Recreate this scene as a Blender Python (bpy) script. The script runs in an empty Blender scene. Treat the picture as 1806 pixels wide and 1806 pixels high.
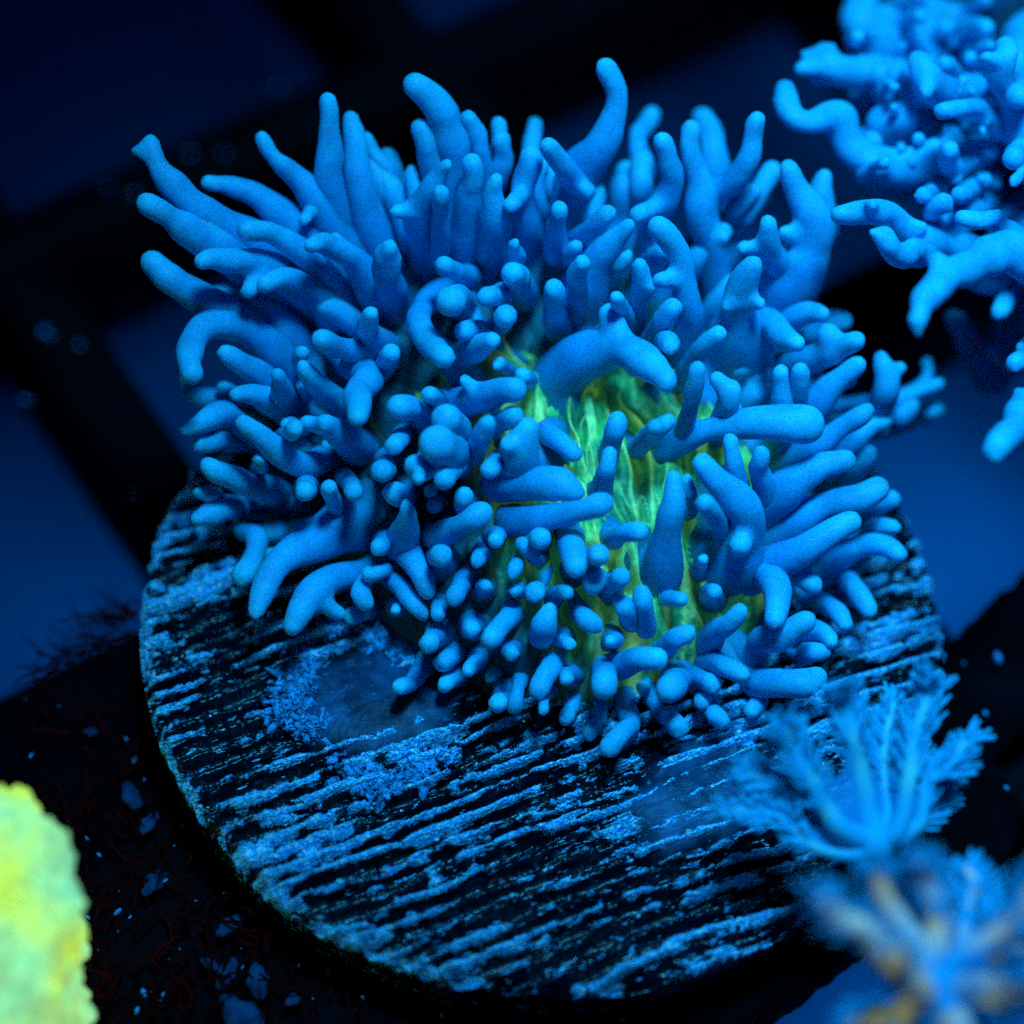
# Soft coral on a saw-cut frag disc in a blue-lit reef tank.  1 Blender unit = 1 cm.
import bpy, math, random
import numpy as np
from mathutils import Vector, Matrix

random.seed(7)
RNG = np.random.default_rng(7)
scene = bpy.context.scene
scene.unit_settings.scale_length = 0.01

# ------------------------------------------------------------------ camera
LENS = 100.0
FPX = 1806 * LENS / 36.0            # focal length in photograph pixels
TILT, ROLL, DIST = math.radians(34.9), math.radians(4.85), 10.62
CX, CY = 960.2, 1093.0              # where the disc centre (the origin) sits in the photograph
V = np.array([0, math.sin(TILT), -math.cos(TILT)])
U0 = np.array([0, math.cos(TILT), math.sin(TILT)])
R0 = np.array([1.0, 0, 0])
cr, sr = math.cos(ROLL), math.sin(ROLL)
RIGHT = cr * R0 + sr * U0
UP = -sr * R0 + cr * U0
CAM = -(RIGHT * ((CX - 903) / FPX * DIST) + UP * (-(CY - 903) / FPX * DIST) + V * DIST)

def ray(px, py):
    return RIGHT * ((px - 903) / FPX) - UP * ((py - 903) / FPX) + V

def at(px, py, z):                  # point seen at a pixel, at a height above the disc
    d = ray(px, py)
    return CAM + d * ((z - CAM[2]) / d[2])

def to_px(p):
    q = np.asarray(p) - CAM
    dz = q @ V
    return 903 + FPX * (q @ RIGHT) / dz, 903 - FPX * (q @ UP) / dz

def cm(rpx, p):                     # a length in photograph pixels at point p
    return rpx * float((np.asarray(p) - CAM) @ V) / FPX

cam_data = bpy.data.cameras.new('camera')
cam = bpy.data.objects.new('camera', cam_data)
scene.collection.objects.link(cam)
rot = Matrix([[RIGHT[i], UP[i], -V[i]] for i in range(3)])
cam.matrix_world = Matrix.Translation(Vector(CAM)) @ rot.to_4x4()
cam_data.lens = LENS
cam_data.sensor_width = 36
cam_data.clip_start, cam_data.clip_end = 0.1, 500
cam_data.dof.use_dof = True
FOC = at(880, 760, 0.72)
cam_data.dof.focus_distance = float((FOC - CAM) @ V)
cam_data.dof.aperture_fstop = 0.22
scene.camera = cam

# ------------------------------------------------------------------ light: the blue lamp bar over the tank
world = bpy.data.worlds.new('World'); scene.world = world; world.use_nodes = True
world.node_tree.nodes['Background'].inputs[0].default_value = (0.02, 0.25, 1, 1)
world.node_tree.nodes['Background'].inputs[1].default_value = 0.045

def area(name, loc, aim, size, power, col, spread):
    d = bpy.data.lights.new(name, 'AREA'); d.shape = 'DISK'; d.size = size; d.energy = power; d.color = col; d.spread = math.radians(spread)
    o = bpy.data.objects.new(name, d); scene.collection.objects.link(o)
    o.location = loc
    o.rotation_euler = (Vector(aim) - Vector(loc)).to_track_quat('-Z', 'Y').to_euler()
    return o
area('tank_lamp', (1.0, 0.6, 16), (0.5, 0.2, 0), 3.0, 125, (0.05, 0.54, 1.0), 33)
area('tank_lamp', (3.6, 2.4, 16), (3.7, 3.1, 0), 3.0, 165, (0.05, 0.54, 1.0), 43)

vs = scene.view_settings
vs.view_transform = 'Standard'; vs.look = 'None'; vs.exposure = 0; vs.gamma = 1
scene.cycles.max_bounces = 4; scene.cycles.diffuse_bounces = 2; scene.cycles.transparent_max_bounces = 12
scene.cycles.sample_clamp_indirect = 4
scene.cycles.use_denoising = False
scene.cycles.use_light_tree = False
scene.cycles.use_adaptive_sampling = True; scene.cycles.adaptive_threshold = .035

# ------------------------------------------------------------------ noise
def _hash(ix, iy, iz, seed):
    n = (ix.astype(np.int64) * 374761393 + iy.astype(np.int64) * 668265263 + iz.astype(np.int64) * 2147483647 + seed * 974711) & 0xffffffff
    n = ((n ^ (n >> 13)) * 1274126177) & 0xffffffff
    n = (n ^ (n >> 16)) & 0xffffff
    return n / float(0xffffff)

def vnoise(x, y, z=0, seed=0):
    x, y = np.broadcast_arrays(np.asarray(x, float), np.asarray(y, float)); z = np.broadcast_to(np.asarray(z, float), x.shape)
    ix, iy, iz = np.floor(x), np.floor(y), np.floor(z)
    fx, fy, fz = x - ix, y - iy, z - iz
    fx, fy, fz = [f * f * f * (f * (f * 6 - 15) + 10) for f in (fx, fy, fz)]
    r = 0
    for a in (0, 1):
        for b in (0, 1):
            for c in (0, 1):
                w = (fx if a else 1 - fx) * (fy if b else 1 - fy) * (fz if c else 1 - fz)
                r = r + w * _hash(ix + a, iy + b, iz + c, seed)
    return r

def fbm(x, y, z=0, seed=0, oct=4, gain=.5):
    s, a, t = 0, 1.0, 0
    for k in range(oct):
        s = s + a * vnoise(np.asarray(x) * 2 ** k, np.asarray(y) * 2 ** k, np.asarray(z) * 2 ** k, seed + k * 17)
        t += a; a *= gain
    return s / t

def sstep(a, b, x):
    t = np.clip((x - a) / (b - a), 0, 1)
    return t * t * (3 - 2 * t)

# ------------------------------------------------------------------ object helpers
def mesh(name, verts, faces, mat=None, parent=None, smooth=True, attrs=None):
    me = bpy.data.meshes.new(name)
    verts = np.asarray(verts, np.float32)
    cnt = np.fromiter((len(q) for q in faces), np.int32, len(faces))
    flat = faces.reshape(-1).astype(np.int32) if isinstance(faces, np.ndarray) else np.fromiter((i for q in faces for i in q), np.int32, int(cnt.sum()))
    me.vertices.add(len(verts)); me.vertices.foreach_set('co', verts.reshape(-1))
    me.loops.add(len(flat)); me.loops.foreach_set('vertex_index', flat)
    me.polygons.add(len(cnt)); me.polygons.foreach_set('loop_start', np.concatenate([[0], np.cumsum(cnt)[:-1]]).astype(np.int32))
    me.update(calc_edges=True)
    if smooth:
        me.polygons.foreach_set('use_smooth', np.ones(len(me.polygons), bool))
    for k, a in (attrs or {}).items():
        at_ = me.attributes.new(k, 'FLOAT', 'POINT'); at_.data.foreach_set('value', np.asarray(a, np.float32))
    me.update()
    if mat: me.materials.append(mat)
    o = bpy.data.objects.new(name, me); scene.collection.objects.link(o)
    if parent: o.parent = parent
    return o

def tag(o, label=None, cat=None, group=None, kind=None):
    if label: o['label'] = label
    if cat: o['category'] = cat
    if group: o['group'] = group
    if kind: o['kind'] = kind
    return o

def empty(name, loc, label, cat, group=None):
    o = bpy.data.objects.new(name, None); scene.collection.objects.link(o)
    o.location = loc; o.empty_display_size = .1
    tag(o, label, cat, group)
    bpy.context.view_layer.update()
    return o

def adopt(o, parent):               # keep world coordinates when parenting mesh made in world space
    o.parent = parent
    o.matrix_parent_inverse = Matrix.Translation(Vector(parent.location)).inverted()
    return o

def spline(P, n):                   # Catmull-Rom through rows of P (any columns)
    P = np.asarray(P, float)
    if len(P) == 2:
        t = np.linspace(0, 1, n)[:, None]; return P[0] * (1 - t) + P[1] * t
    Q = np.vstack([2 * P[0] - P[1], P, 2 * P[-1] - P[-2]])
    m = len(P) - 1; out = []
    for s in np.linspace(0, m, n):
        i = min(int(s), m - 1); t = s - i
        a, b, c, d = Q[i:i + 4]
        out.append(.5 * ((2 * b) + (c - a) * t + (2 * a - 5 * b + 4 * c - d) * t * t + (3 * b - a - 3 * c + d) * t ** 3))
    return np.array(out)

def sweep(C, seg=14, K=4):
    """C rows: x,y,z,r -> verts, faces of a tube with round ends"""
    pts, rad = C[:, :3], np.maximum(C[:, 3], 1e-3)
    n = len(pts)
    T = np.gradient(pts, axis=0); T /= np.linalg.norm(T, axis=1)[:, None] + 1e-9
    ref = np.array([0, 0, 1.]) if abs(T[0][2]) < .9 else np.array([1., 0, 0])
    N = np.cross(T[0], ref); N /= np.linalg.norm(N)
    rings = []
    ang = np.linspace(0, 2 * math.pi, seg, endpoint=False)
    def ring(c, t, nn, r):
        b = np.cross(t, nn)
        rings.append(c + r * (np.cos(ang)[:, None] * nn + np.sin(ang)[:, None] * b))
    frames = []
    for i in range(n):
        N = N - T[i] * (N @ T[i]); N /= np.linalg.norm(N) + 1e-9
        frames.append(N.copy())
    for k in range(1, K + 1):       # start cap
        a = math.pi / 2 * (1 - k / (K + 1))
        ring(pts[0] - T[0] * rad[0] * math.sin(a), T[0], frames[0], rad[0] * math.cos(a))
    for i in range(n): ring(pts[i], T[i], frames[i], rad[i])
    for k in range(1, K + 1):
        a = math.pi / 2 * k / (K + 1)
        ring(pts[-1] + T[-1] * rad[-1] * math.sin(a), T[-1], frames[-1], rad[-1] * math.cos(a))
    Vv = [np.vstack(rings), (pts[0] - T[0] * rad[0])[None], (pts[-1] + T[-1] * rad[-1])[None]]
    m = len(rings); F = []
    for i in range(m - 1):
        for j in range(seg):
            k = (j + 1) % seg
            F.append((i * seg + j, i * seg + k, (i + 1) * seg + k, (i + 1) * seg + j))
    s0, s1 = m * seg, m * seg + 1
    for j in range(seg):
        k = (j + 1) % seg
        F.append((s0, k, j)); F.append((s1, (m - 1) * seg + j, (m - 1) * seg + k))
    return np.vstack(Vv), F

def join(parts):
    Vs, Fs, o = [], [], 0
    for v, f in parts:
        Vs.append(v); Fs += [tuple(i + o for i in q) for q in f]; o += len(v)
    return np.vstack(Vs), Fs

def fuse(parts, voxel, smooth=6):
    """one continuous skin over overlapping tubes"""
    v, f = join(parts)
    me = bpy.data.meshes.new('tmp'); me.from_pydata(v.tolist(), [], f)
    o = bpy.data.objects.new('tmp', me); scene.collection.objects.link(o)
    r = o.modifiers.new('r', 'REMESH'); r.mode = 'VOXEL'; r.voxel_size = voxel
    s = o.modifiers.new('s', 'SMOOTH'); s.iterations = smooth; s.factor = .5
    dg = bpy.context.evaluated_depsgraph_get()
    ev = o.evaluated_get(dg).to_mesh()
    V2 = np.empty(len(ev.vertices) * 3); ev.vertices.foreach_get('co', V2); V2 = V2.reshape(-1, 3)
    F2 = [tuple(p.vertices) for p in ev.polygons]
    o.evaluated_get(dg).to_mesh_clear()
    bpy.data.objects.remove(o); bpy.data.meshes.remove(me)
    return V2, F2

# ------------------------------------------------------------------ materials
class NT:
    def __init__(s, name):
        s.m = bpy.data.materials.new(name); s.m.use_nodes = True
        s.m.cycles.emission_sampling = 'NONE'
        s.t = s.m.node_tree; s.t.nodes.clear()
        s.out = s.t.nodes.new('ShaderNodeOutputMaterial')
    def n(s, kind, **kw):
        nd = s.t.nodes.new('ShaderNode' + kind)
        for k, v in kw.items():
            if k.startswith('_'): setattr(nd, k[1:], v)
            else:
                key = int(k[1:]) if k[0] == 'i' and k[1:].isdigit() else k.replace('__', ' ')
                s.set(nd.inputs[key], v)
        return nd
    def set(s, sock, v):
        if isinstance(v, bpy.types.NodeSocket): s.t.links.new(v, sock)
        else: sock.default_value = v
    def coord(s): return s.n('NewGeometry').outputs['Position']
    def noise(s, scale, detail=3, vec=None, rough=.55):
        nd = s.n('TexNoise'); nd.inputs['Scale'].default_value = scale; nd.inputs['Detail'].default_value = detail
        nd.inputs['Roughness'].default_value = rough
        s.t.links.new(vec or s.coord(), nd.inputs['Vector']); return nd.outputs['Fac']
    def ramp(s, fac, stops):
        nd = s.n('ValToRGB'); s.t.links.new(fac, nd.inputs[0]); e = nd.color_ramp.elements
        while len(e) < len(stops): e.new(.5)
        for el, (p, c) in zip(e, stops):
            el.position = p; el.color = (c, c, c, 1) if isinstance(c, (int, float)) else (*c, 1)
        return nd.outputs[0]
    def mix(s, f, a, b, blend='MIX'):
        nd = s.n('Mix', _data_type='RGBA', _blend_type=blend)
        s.set(nd.inputs[0], f); s.set(nd.inputs[6], a if not isinstance(a, tuple) else (*a, 1)); s.set(nd.inputs[7], b if not isinstance(b, tuple) else (*b, 1))
        return nd.outputs[2]
    def math(s, op, a, b=0.0):
        nd = s.n('Math', _operation=op); s.set(nd.inputs[0], a); s.set(nd.inputs[1], b); return nd.outputs[0]
    def attr(s, name): return s.n('Attribute', _attribute_name=name).outputs['Fac']
    def bump(s, h, strength=.3, dist=.01):
        nd = s.n('Bump'); nd.inputs['Strength'].default_value = strength; nd.inputs['Distance'].default_value = dist
        s.t.links.new(h, nd.inputs['Height']); return nd.outputs[0]
    def pbr(s, col, rough=.6, normal=None, spec=.3, sss=0.0, radius=(.02, .05, .08), emit=None, emit_s=0.0, alpha=None):
        p = s.n('BsdfPrincipled')
        s.set(p.inputs['Base Color'], col if not isinstance(col, tuple) else (*col, 1))
        s.set(p.inputs['Roughness'], rough); p.inputs['Specular IOR Level'].default_value = spec
        if sss:
            p.inputs['Subsurface Weight'].default_value = sss; p.inputs['Subsurface Radius'].default_value = radius; p.inputs['Subsurface Scale'].default_value = 1.0
        if normal is not None: s.t.links.new(normal, p.inputs['Normal'])
        if emit is not None:
            s.set(p.inputs['Emission Color'], emit if not isinstance(emit, tuple) else (*emit, 1)); s.set(p.inputs['Emission Strength'], emit_s)
        if alpha is not None: s.set(p.inputs['Alpha'], alpha)
        s.t.links.new(p.outputs[0], s.out.inputs[0]); return s.m

def coral_skin(name, tip, mid, root, root_end=.3):
    m = NT(name)
    t = m.attr('along')
    col = m.ramp(t, [(0, root), (root_end, mid), (1.0, tip)])
    blot = m.ramp(m.noise(9, 4), [(.3, .72), (.7, 1.12)])
    col = m.mix(1.0, col, blot, 'MULTIPLY')
    sp = m.ramp(m.noise(150, 1), [(.66, 0.0), (.78, 1.0)])
    col = m.mix(m.math('MULTIPLY', sp, .4), col, (.10, .62, 1.0))
    col = m.mix(1.0, col, m.ramp(m.noise(210, 1), [(.3, .74), (.7, 1.18)]), 'MULTIPLY')
    b = m.bump(m.noise(75, 2), .25, .008)
    return m.pbr(col, .55, b, .25, .6, (.015, .05, .08))

M_CORAL = coral_skin('coral_skin', (.04, .58, .92), (.006, .37, .74), (.012, .15, .16), .40)
M_CORAL2 = coral_skin('bright_coral_skin', (.03, .56, .95), (.012, .46, .85), (.005, .24, .5), .15)

def body_mat():
    m = NT('fluorescent_coral_body')
    geo = m.coord()
    w = m.attr('vein'); r = m.attr('rim')
    n1 = m.noise(5, 4); n2 = m.noise(40, 3)
    col = m.ramp(n1, [(.32, (.006, .18, .09)), (.52, (.03, .50, .16)), (.72, (.18, .95, .25))])
    col = m.mix(w, col, (.55, 1.0, .34))
    col = m.mix(1.0, col, m.ramp(n2, [(.3, .6), (.7, 1.1)]), 'MULTIPLY')
    col = m.mix(r, col, (.003, .07, .10))
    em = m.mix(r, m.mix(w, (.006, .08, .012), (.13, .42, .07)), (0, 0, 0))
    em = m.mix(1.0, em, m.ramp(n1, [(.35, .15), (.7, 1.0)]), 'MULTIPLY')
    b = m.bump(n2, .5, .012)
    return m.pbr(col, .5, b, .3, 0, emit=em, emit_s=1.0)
M_BODY = body_mat()

def disc_mat():
    m = NT('crusted_ceramic')
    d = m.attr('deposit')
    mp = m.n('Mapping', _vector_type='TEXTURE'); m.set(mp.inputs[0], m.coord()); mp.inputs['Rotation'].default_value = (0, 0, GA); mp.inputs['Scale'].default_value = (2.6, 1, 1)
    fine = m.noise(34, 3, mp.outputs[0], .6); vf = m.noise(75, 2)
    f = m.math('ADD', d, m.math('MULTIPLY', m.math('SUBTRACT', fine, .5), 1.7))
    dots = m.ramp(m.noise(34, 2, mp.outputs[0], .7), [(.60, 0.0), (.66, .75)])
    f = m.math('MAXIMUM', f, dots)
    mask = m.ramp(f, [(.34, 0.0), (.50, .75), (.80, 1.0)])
    crust = m.mix(m.ramp(vf, [(.44, 0.0), (.58, 1.0)]), (.012, .35, .92), (.14, .80, 1.0))  # crust tone, with wet sparkle painted in as its brighter spots
    crust = m.mix(m.ramp(m.noise(58, 1), [(.60, 0.0), (.68, 1.0)]), crust, (.9, 1.0, 1.0))  # sharpest wet glints, painted as near-white dots in the crust colour
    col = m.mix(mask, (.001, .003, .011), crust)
    b = m.bump(m.math('MULTIPLY', mask, m.math('ADD', fine, vf)), 1.0, .02)
    rg = m.ramp(vf, [(.3, .15), (.7, .45)])
    return m.pbr(col, rg, b, .45)
GA = math.atan2(*((at(1300, 1400, 0) - at(800, 1585, 0))[[1, 0]]))   # direction of the saw grooves
M_DISC = disc_mat()

def simple(name, col, rough=.6, spec=.3, var=.25, scale=12, bump=.3, bscale=50, **kw):
    m = NT(name)
    c = m.mix(1.0, (*col,), m.ramp(m.noise(scale, 4), [(.3, 1 - var), (.7, 1 + var)]), 'MULTIPLY')
    return m.pbr(c, rough, m.bump(m.noise(bscale, 3), bump, .02), spec, **kw)

M_RACK = simple('black_plastic', (.0014, .0017, .004), .7, .04, .6, 6, .3, 25)
M_FLOOR = simple('blue_tank_floor', (.004, .165, .44), .9, .02, .3, .25, .2, 4)
M_TURF = simple('dark_red_turf', (.06, .002, .003), .8, .03, .6, 8)
M_GRIT = simple('pale_grit', (.04, .26, .6), .6, .3, .5, 30)
M_FLAKE = simple('dim_flake', (.003, .040, .11), .8, .1, .7, 14)
def film_mat():
    m = NT('murky_blue_film')
    n1 = m.noise(7, 5)
    col = m.ramp(n1, [(.3, (.001, .02, .06)), (.7, (.004, .11, .27))])
    a = m.math('MULTIPLY', m.attr('body'), m.ramp(m.noise(11, 4), [(.3, .45), (.62, 1.0)]))
    return m.pbr(col, .45, m.bump(m.noise(26, 4), .5, .02), .25, alpha=a)
M_FILM = film_mat()
M_CRUST = simple('pale_crust', (.03, .32, .66), .5, .4, .7, 30, .9, 70)
M_ROCK = simple('dark_rock', (.02, .10, .24), .5, .5, .6, 9, .9, 30)

def glow_mat():
    m = NT('fluorescent_yellow_green_tissue')
    n1 = m.noise(2.6, 4); n2 = m.noise(16, 3)
    col = m.ramp(n1, [(.36, (.2, .5, .22)), (.5, (.5, .8, .22)), (.62, (.8, 1.0, .10))])
    em = m.ramp(n1, [(.36, (.16, .52, .30)), (.5, (.26, .58, .24)), (.64, (.40, .55, .07))])
    em = m.mix(1.0, em, m.ramp(n2, [(.3, .6), (.7, 1.1)]), 'MULTIPLY')
    return m.pbr(col, .6, m.bump(n2, .6, .05), .3, emit=em, emit_s=1.25)
M_GLOW = glow_mat()

def polyp_mat(name, col, yel, alpha, glow=(0, 0, 0)):
    m = NT(name)
    t = m.attr('rib')
    n1 = m.noise(6, 3)
    f = m.math('MULTIPLY', t, m.ramp(n1, [(.42, 0.0), (.62, .9)]))
    c = m.mix(f, col, yel)
    em = m.mix(f, (0, 0, 0), glow)
    return m.pbr(c, .6, None, .2, 0, (.02, .06, .09), emit=em, emit_s=1.0, alpha=alpha)
M_POLYP = polyp_mat('polyp_tissue', (.02, .60, 1.0), (.30, .9, .8), .70)
M_SKIN = polyp_mat('polyp_membrane', (.02, .42, .85), (.3, .7, .6), .5)
M_POLYP2 = polyp_mat('yellow_ribbed_polyp_tissue', (.01, .58, 1.0), (.6, .80, .45), .82, (.26, .24, .06))

# ------------------------------------------------------------------ the setting: tank floor
TF = -7.0
def build_floor():
    n = 60; s = np.linspace(-40, 40, n)
    X, Y = np.meshgrid(s, s)
    Z = TF + .25 * fbm(X * .3, Y * .3, 0, 5)
    Vv = np.stack([X, Y, Z], -1).reshape(-1, 3)
    F = [(i * n + j, i * n + j + 1, (i + 1) * n + j + 1, (i + 1) * n + j) for i in range(n - 1) for j in range(n - 1)]
    tag(mesh('tank_floor', Vv, F, M_FLOOR), kind='structure')
build_floor()

# ------------------------------------------------------------------ the black rack
RZ = -0.34                          # top of the rack
rack = empty('frag_rack', tuple(at(960, 1090, RZ)), 'black plastic grid rack under the grooved disc, dusted with specks', 'rack')
d1 = at(560, 215, RZ) - at(100, 418, RZ); d1 /= np.linalg.norm(d1)
d2 = np.array([d1[1], -d1[0], 0])   # perpendicular in the plane, running down the picture

def bar(p, d, w, h, l0, l1, z, name='bar'):
    nrm = np.array([-d[1], d[0], 0]); N = 60
    prof = [(-w / 2, 0), (-w / 2 + .03, .03), (w / 2 - .03, .03), (w / 2, 0), (w / 2 - .02, -h), (-w / 2 + .02, -h)]
    Vv, F = [], []
    for i in range(N + 1):
        s = l0 + (l1 - l0) * i / N
        for k, (a, b) in enumerate(prof):
            j = .018 * (float(vnoise(s * 2.2, k, 0, 9)) - .5)
            Vv.append(p + d * s + nrm * (a + j) + np.array([0, 0, z - p[2] + b - .03 + j]))
    for i in range(N):
        for k in range(6):
            q = (k + 1) % 6
            F.append((i * 6 + k, i * 6 + q, (i + 1) * 6 + q, (i + 1) * 6 + k))
    F += [tuple(range(6)), tuple(range(N * 6 + 5, N * 6 - 1, -1))]
    return adopt(mesh(name, np.array(Vv), F, M_RACK, smooth=False), rack)

BZ = RZ - .4
pa = at(300, 300, BZ)
pb = at(150, 1215, BZ)
nv = np.array([-d1[1], d1[0], 0])
PITCH = abs((pb - pa) @ nv)
for k in (-1, 0, 1, 2):
    bar(pa - nv * PITCH * k, d1, .30, .72, -4, 8, BZ + .001)
qa = at(190, 700, BZ)
for k in (-1, 0, 1, 2, 3):
    bar(qa + d1 * (PITCH * k), d2, .30, .70, -5, 7, BZ - .004)

def plate():
    poly = [(-300, 1395), (0, 1262), (110, 1205), (230, 1150), (420, 1050), (700, 900), (1400, 1000), (1660, 1150), (1740, 1065), (1840, 985), (1990, 900),
            (1990, 1180), (1810, 1265), (1745, 1330), (1788, 1400), (1795, 1465), (1762, 1550), (1690, 1590), (1560, 1620), (1470, 1690), (1350, 1775), (1200, 1830), (800, 2100), (-300, 2300)]
    P = []
    for i in range(len(poly)):
        a, b = np.array(poly[i], float), np.array(poly[(i + 1) % len(poly)], float)
        k = max(2, int(np.linalg.norm(b - a) / 12))
        for s in range(k):
            q = a + (b - a) * s / k
            q += 9 * (np.array([float(vnoise(q[0] * .06, q[1] * .06, 0, 3)), float(vnoise(q[0] * .06, q[1] * .06, 5, 4))]) - .5)
            P.append(q)
    n = len(P)
    top = [at(x, y, RZ - .05) for x, y in P]
    Vv = top + [t - np.array([0, 0, .25]) for t in top]
    F = [tuple(range(n - 1, -1, -1)), tuple(range(n, 2 * n))]
    F += [(i, (i + 1) % n, n + (i + 1) % n, n + i) for i in range(n)]
    adopt(mesh('mounting_plate', np.array(Vv), F, M_RACK, smooth=False), rack)
plate()

# ------------------------------------------------------------------ the disc
plug = empty('frag_disc', (0, 0, -.33), 'round dark ceramic disc with pale crusted saw grooves, under the blue coral', 'coral plug')

def disc_fields(X, Y):
    c, s = math.cos(GA), math.sin(GA)
    u, v = X * c + Y * s, -X * s + Y * c
    v2 = v + .05 * (fbm(u * 1.6, v * 2.5, 0, 11, 3) - .5) * 2
    a = fbm(u * 2.6, v2 * 36, 0, 21, 4, .55)
    b = fbm(u * 9, v2 * 62, 3, 31, 3, .5)
    blob = fbm(u * 15, v * 24, 7, 41, 4, .6)
    big = fbm(u * 2.0, v * 2.6, 1, 51, 3)
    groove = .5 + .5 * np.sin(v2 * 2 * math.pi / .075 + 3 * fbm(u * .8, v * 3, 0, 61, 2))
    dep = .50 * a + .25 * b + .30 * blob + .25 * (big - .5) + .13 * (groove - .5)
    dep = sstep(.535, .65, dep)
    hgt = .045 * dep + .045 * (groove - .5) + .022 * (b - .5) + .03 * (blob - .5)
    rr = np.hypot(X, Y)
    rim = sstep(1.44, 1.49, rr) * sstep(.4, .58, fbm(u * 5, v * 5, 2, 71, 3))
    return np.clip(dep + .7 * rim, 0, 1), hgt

def build_disc():
    NR, NA = 300, 1250
    r = 1.5 * np.sqrt(np.linspace(0.0004, 1, NR)); r = np.maximum(r * .35 + np.linspace(.005, 1.5, NR) * .65, .004)
    r = r / r[-1] * 1.5
    th = np.linspace(0, 2 * math.pi, NA, endpoint=False)
    Rr, Th = np.meshgrid(r, th, indexing='ij')
    wob = 1 + .012 * (fbm(np.cos(th) * 6 + 9, np.sin(th) * 6, 0, 81, 4) - .5) * 2
    X, Y = Rr * np.cos(Th) * wob, Rr * np.sin(Th) * wob
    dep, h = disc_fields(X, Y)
    # the smooth film patch and the haze of film near the feathery polyps sit in shallow hollows
    Z = h - .02 - .05 * sstep(1.47, 1.5, Rr)
    Vv = [np.stack([X, Y, Z], -1).reshape(-1, 3)]; D = [dep.reshape(-1)]
    F = [(i * NA + j, (i + 1) * NA + j, (i + 1) * NA + (j + 1) % NA, i * NA + (j + 1) % NA) for i in range(NR - 1) for j in range(NA)]
    base = NR * NA
    for k, (rad, z) in enumerate(((1.495, -.12), (1.485, -.22), (1.46, -.32), (.01, -.33))):
        jj = .02 * (fbm(np.cos(th) * 9, np.sin(th) * 9, z * 30, 91, 3) - .5)
        Vv.append(np.stack([(rad + jj) * np.cos(th) * wob, (rad + jj) * np.sin(th) * wob, 0 * th + z], -1)); D.append(np.clip(.35 * fbm(np.cos(th) * 12, np.sin(th) * 12, z * 20, 93, 3), 0, 1))
        o = base + (k - 1) * NA if k else (NR - 1) * NA
        n0 = base + k * NA
        F += [(o + j, n0 + j, n0 + (j + 1) % NA, o + (j + 1) % NA) for j in range(NA)]
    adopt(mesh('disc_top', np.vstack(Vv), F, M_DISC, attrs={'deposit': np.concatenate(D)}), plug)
    # stem that drops into the rack
    v, f = sweep(np.array([[0, 0, -.34 - .12 * k, .42 - .03 * k] for k in range(6)]), 28)
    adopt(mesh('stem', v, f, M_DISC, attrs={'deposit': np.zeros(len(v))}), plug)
build_disc()

# ------------------------------------------------------------------ the soft coral
BC = at(1000, 882, 0.0)              # where the colony grips the disc
BA, BB, BH = .93, .92, .58

def dome(x, y):
    q = np.hypot((x - BC[0]) / BA, (y - BC[1]) / BB)
    return BH * np.power(np.clip(1 - np.power(np.clip(q, 0, 1), 2.4), 0, 1), .62)

def dome_hit(px, py):               # where a pixel's ray meets the colony body; None outside it
    zs = np.linspace(.85, 0, 86); d = ray(px, py)
    P = CAM[None] + d[None] * ((zs - CAM[2]) / d[2])[:, None]
    k = np.nonzero(dome(P[:, 0], P[:, 1]) >= zs)[0]
    return float(zs[k[0]]) if len(k) and zs[k[0]] > .01 else None

def zf(y):                          # height of the sharp zone of the photograph at a pixel row
    return max(0.0, (1235 - y) / 472 * .574)

coral = empty('soft_coral', (float(BC[0]), float(BC[1]), 0.0), 'blue finger soft coral with glowing green centre, growing on the grooved disc', 'coral')

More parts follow.
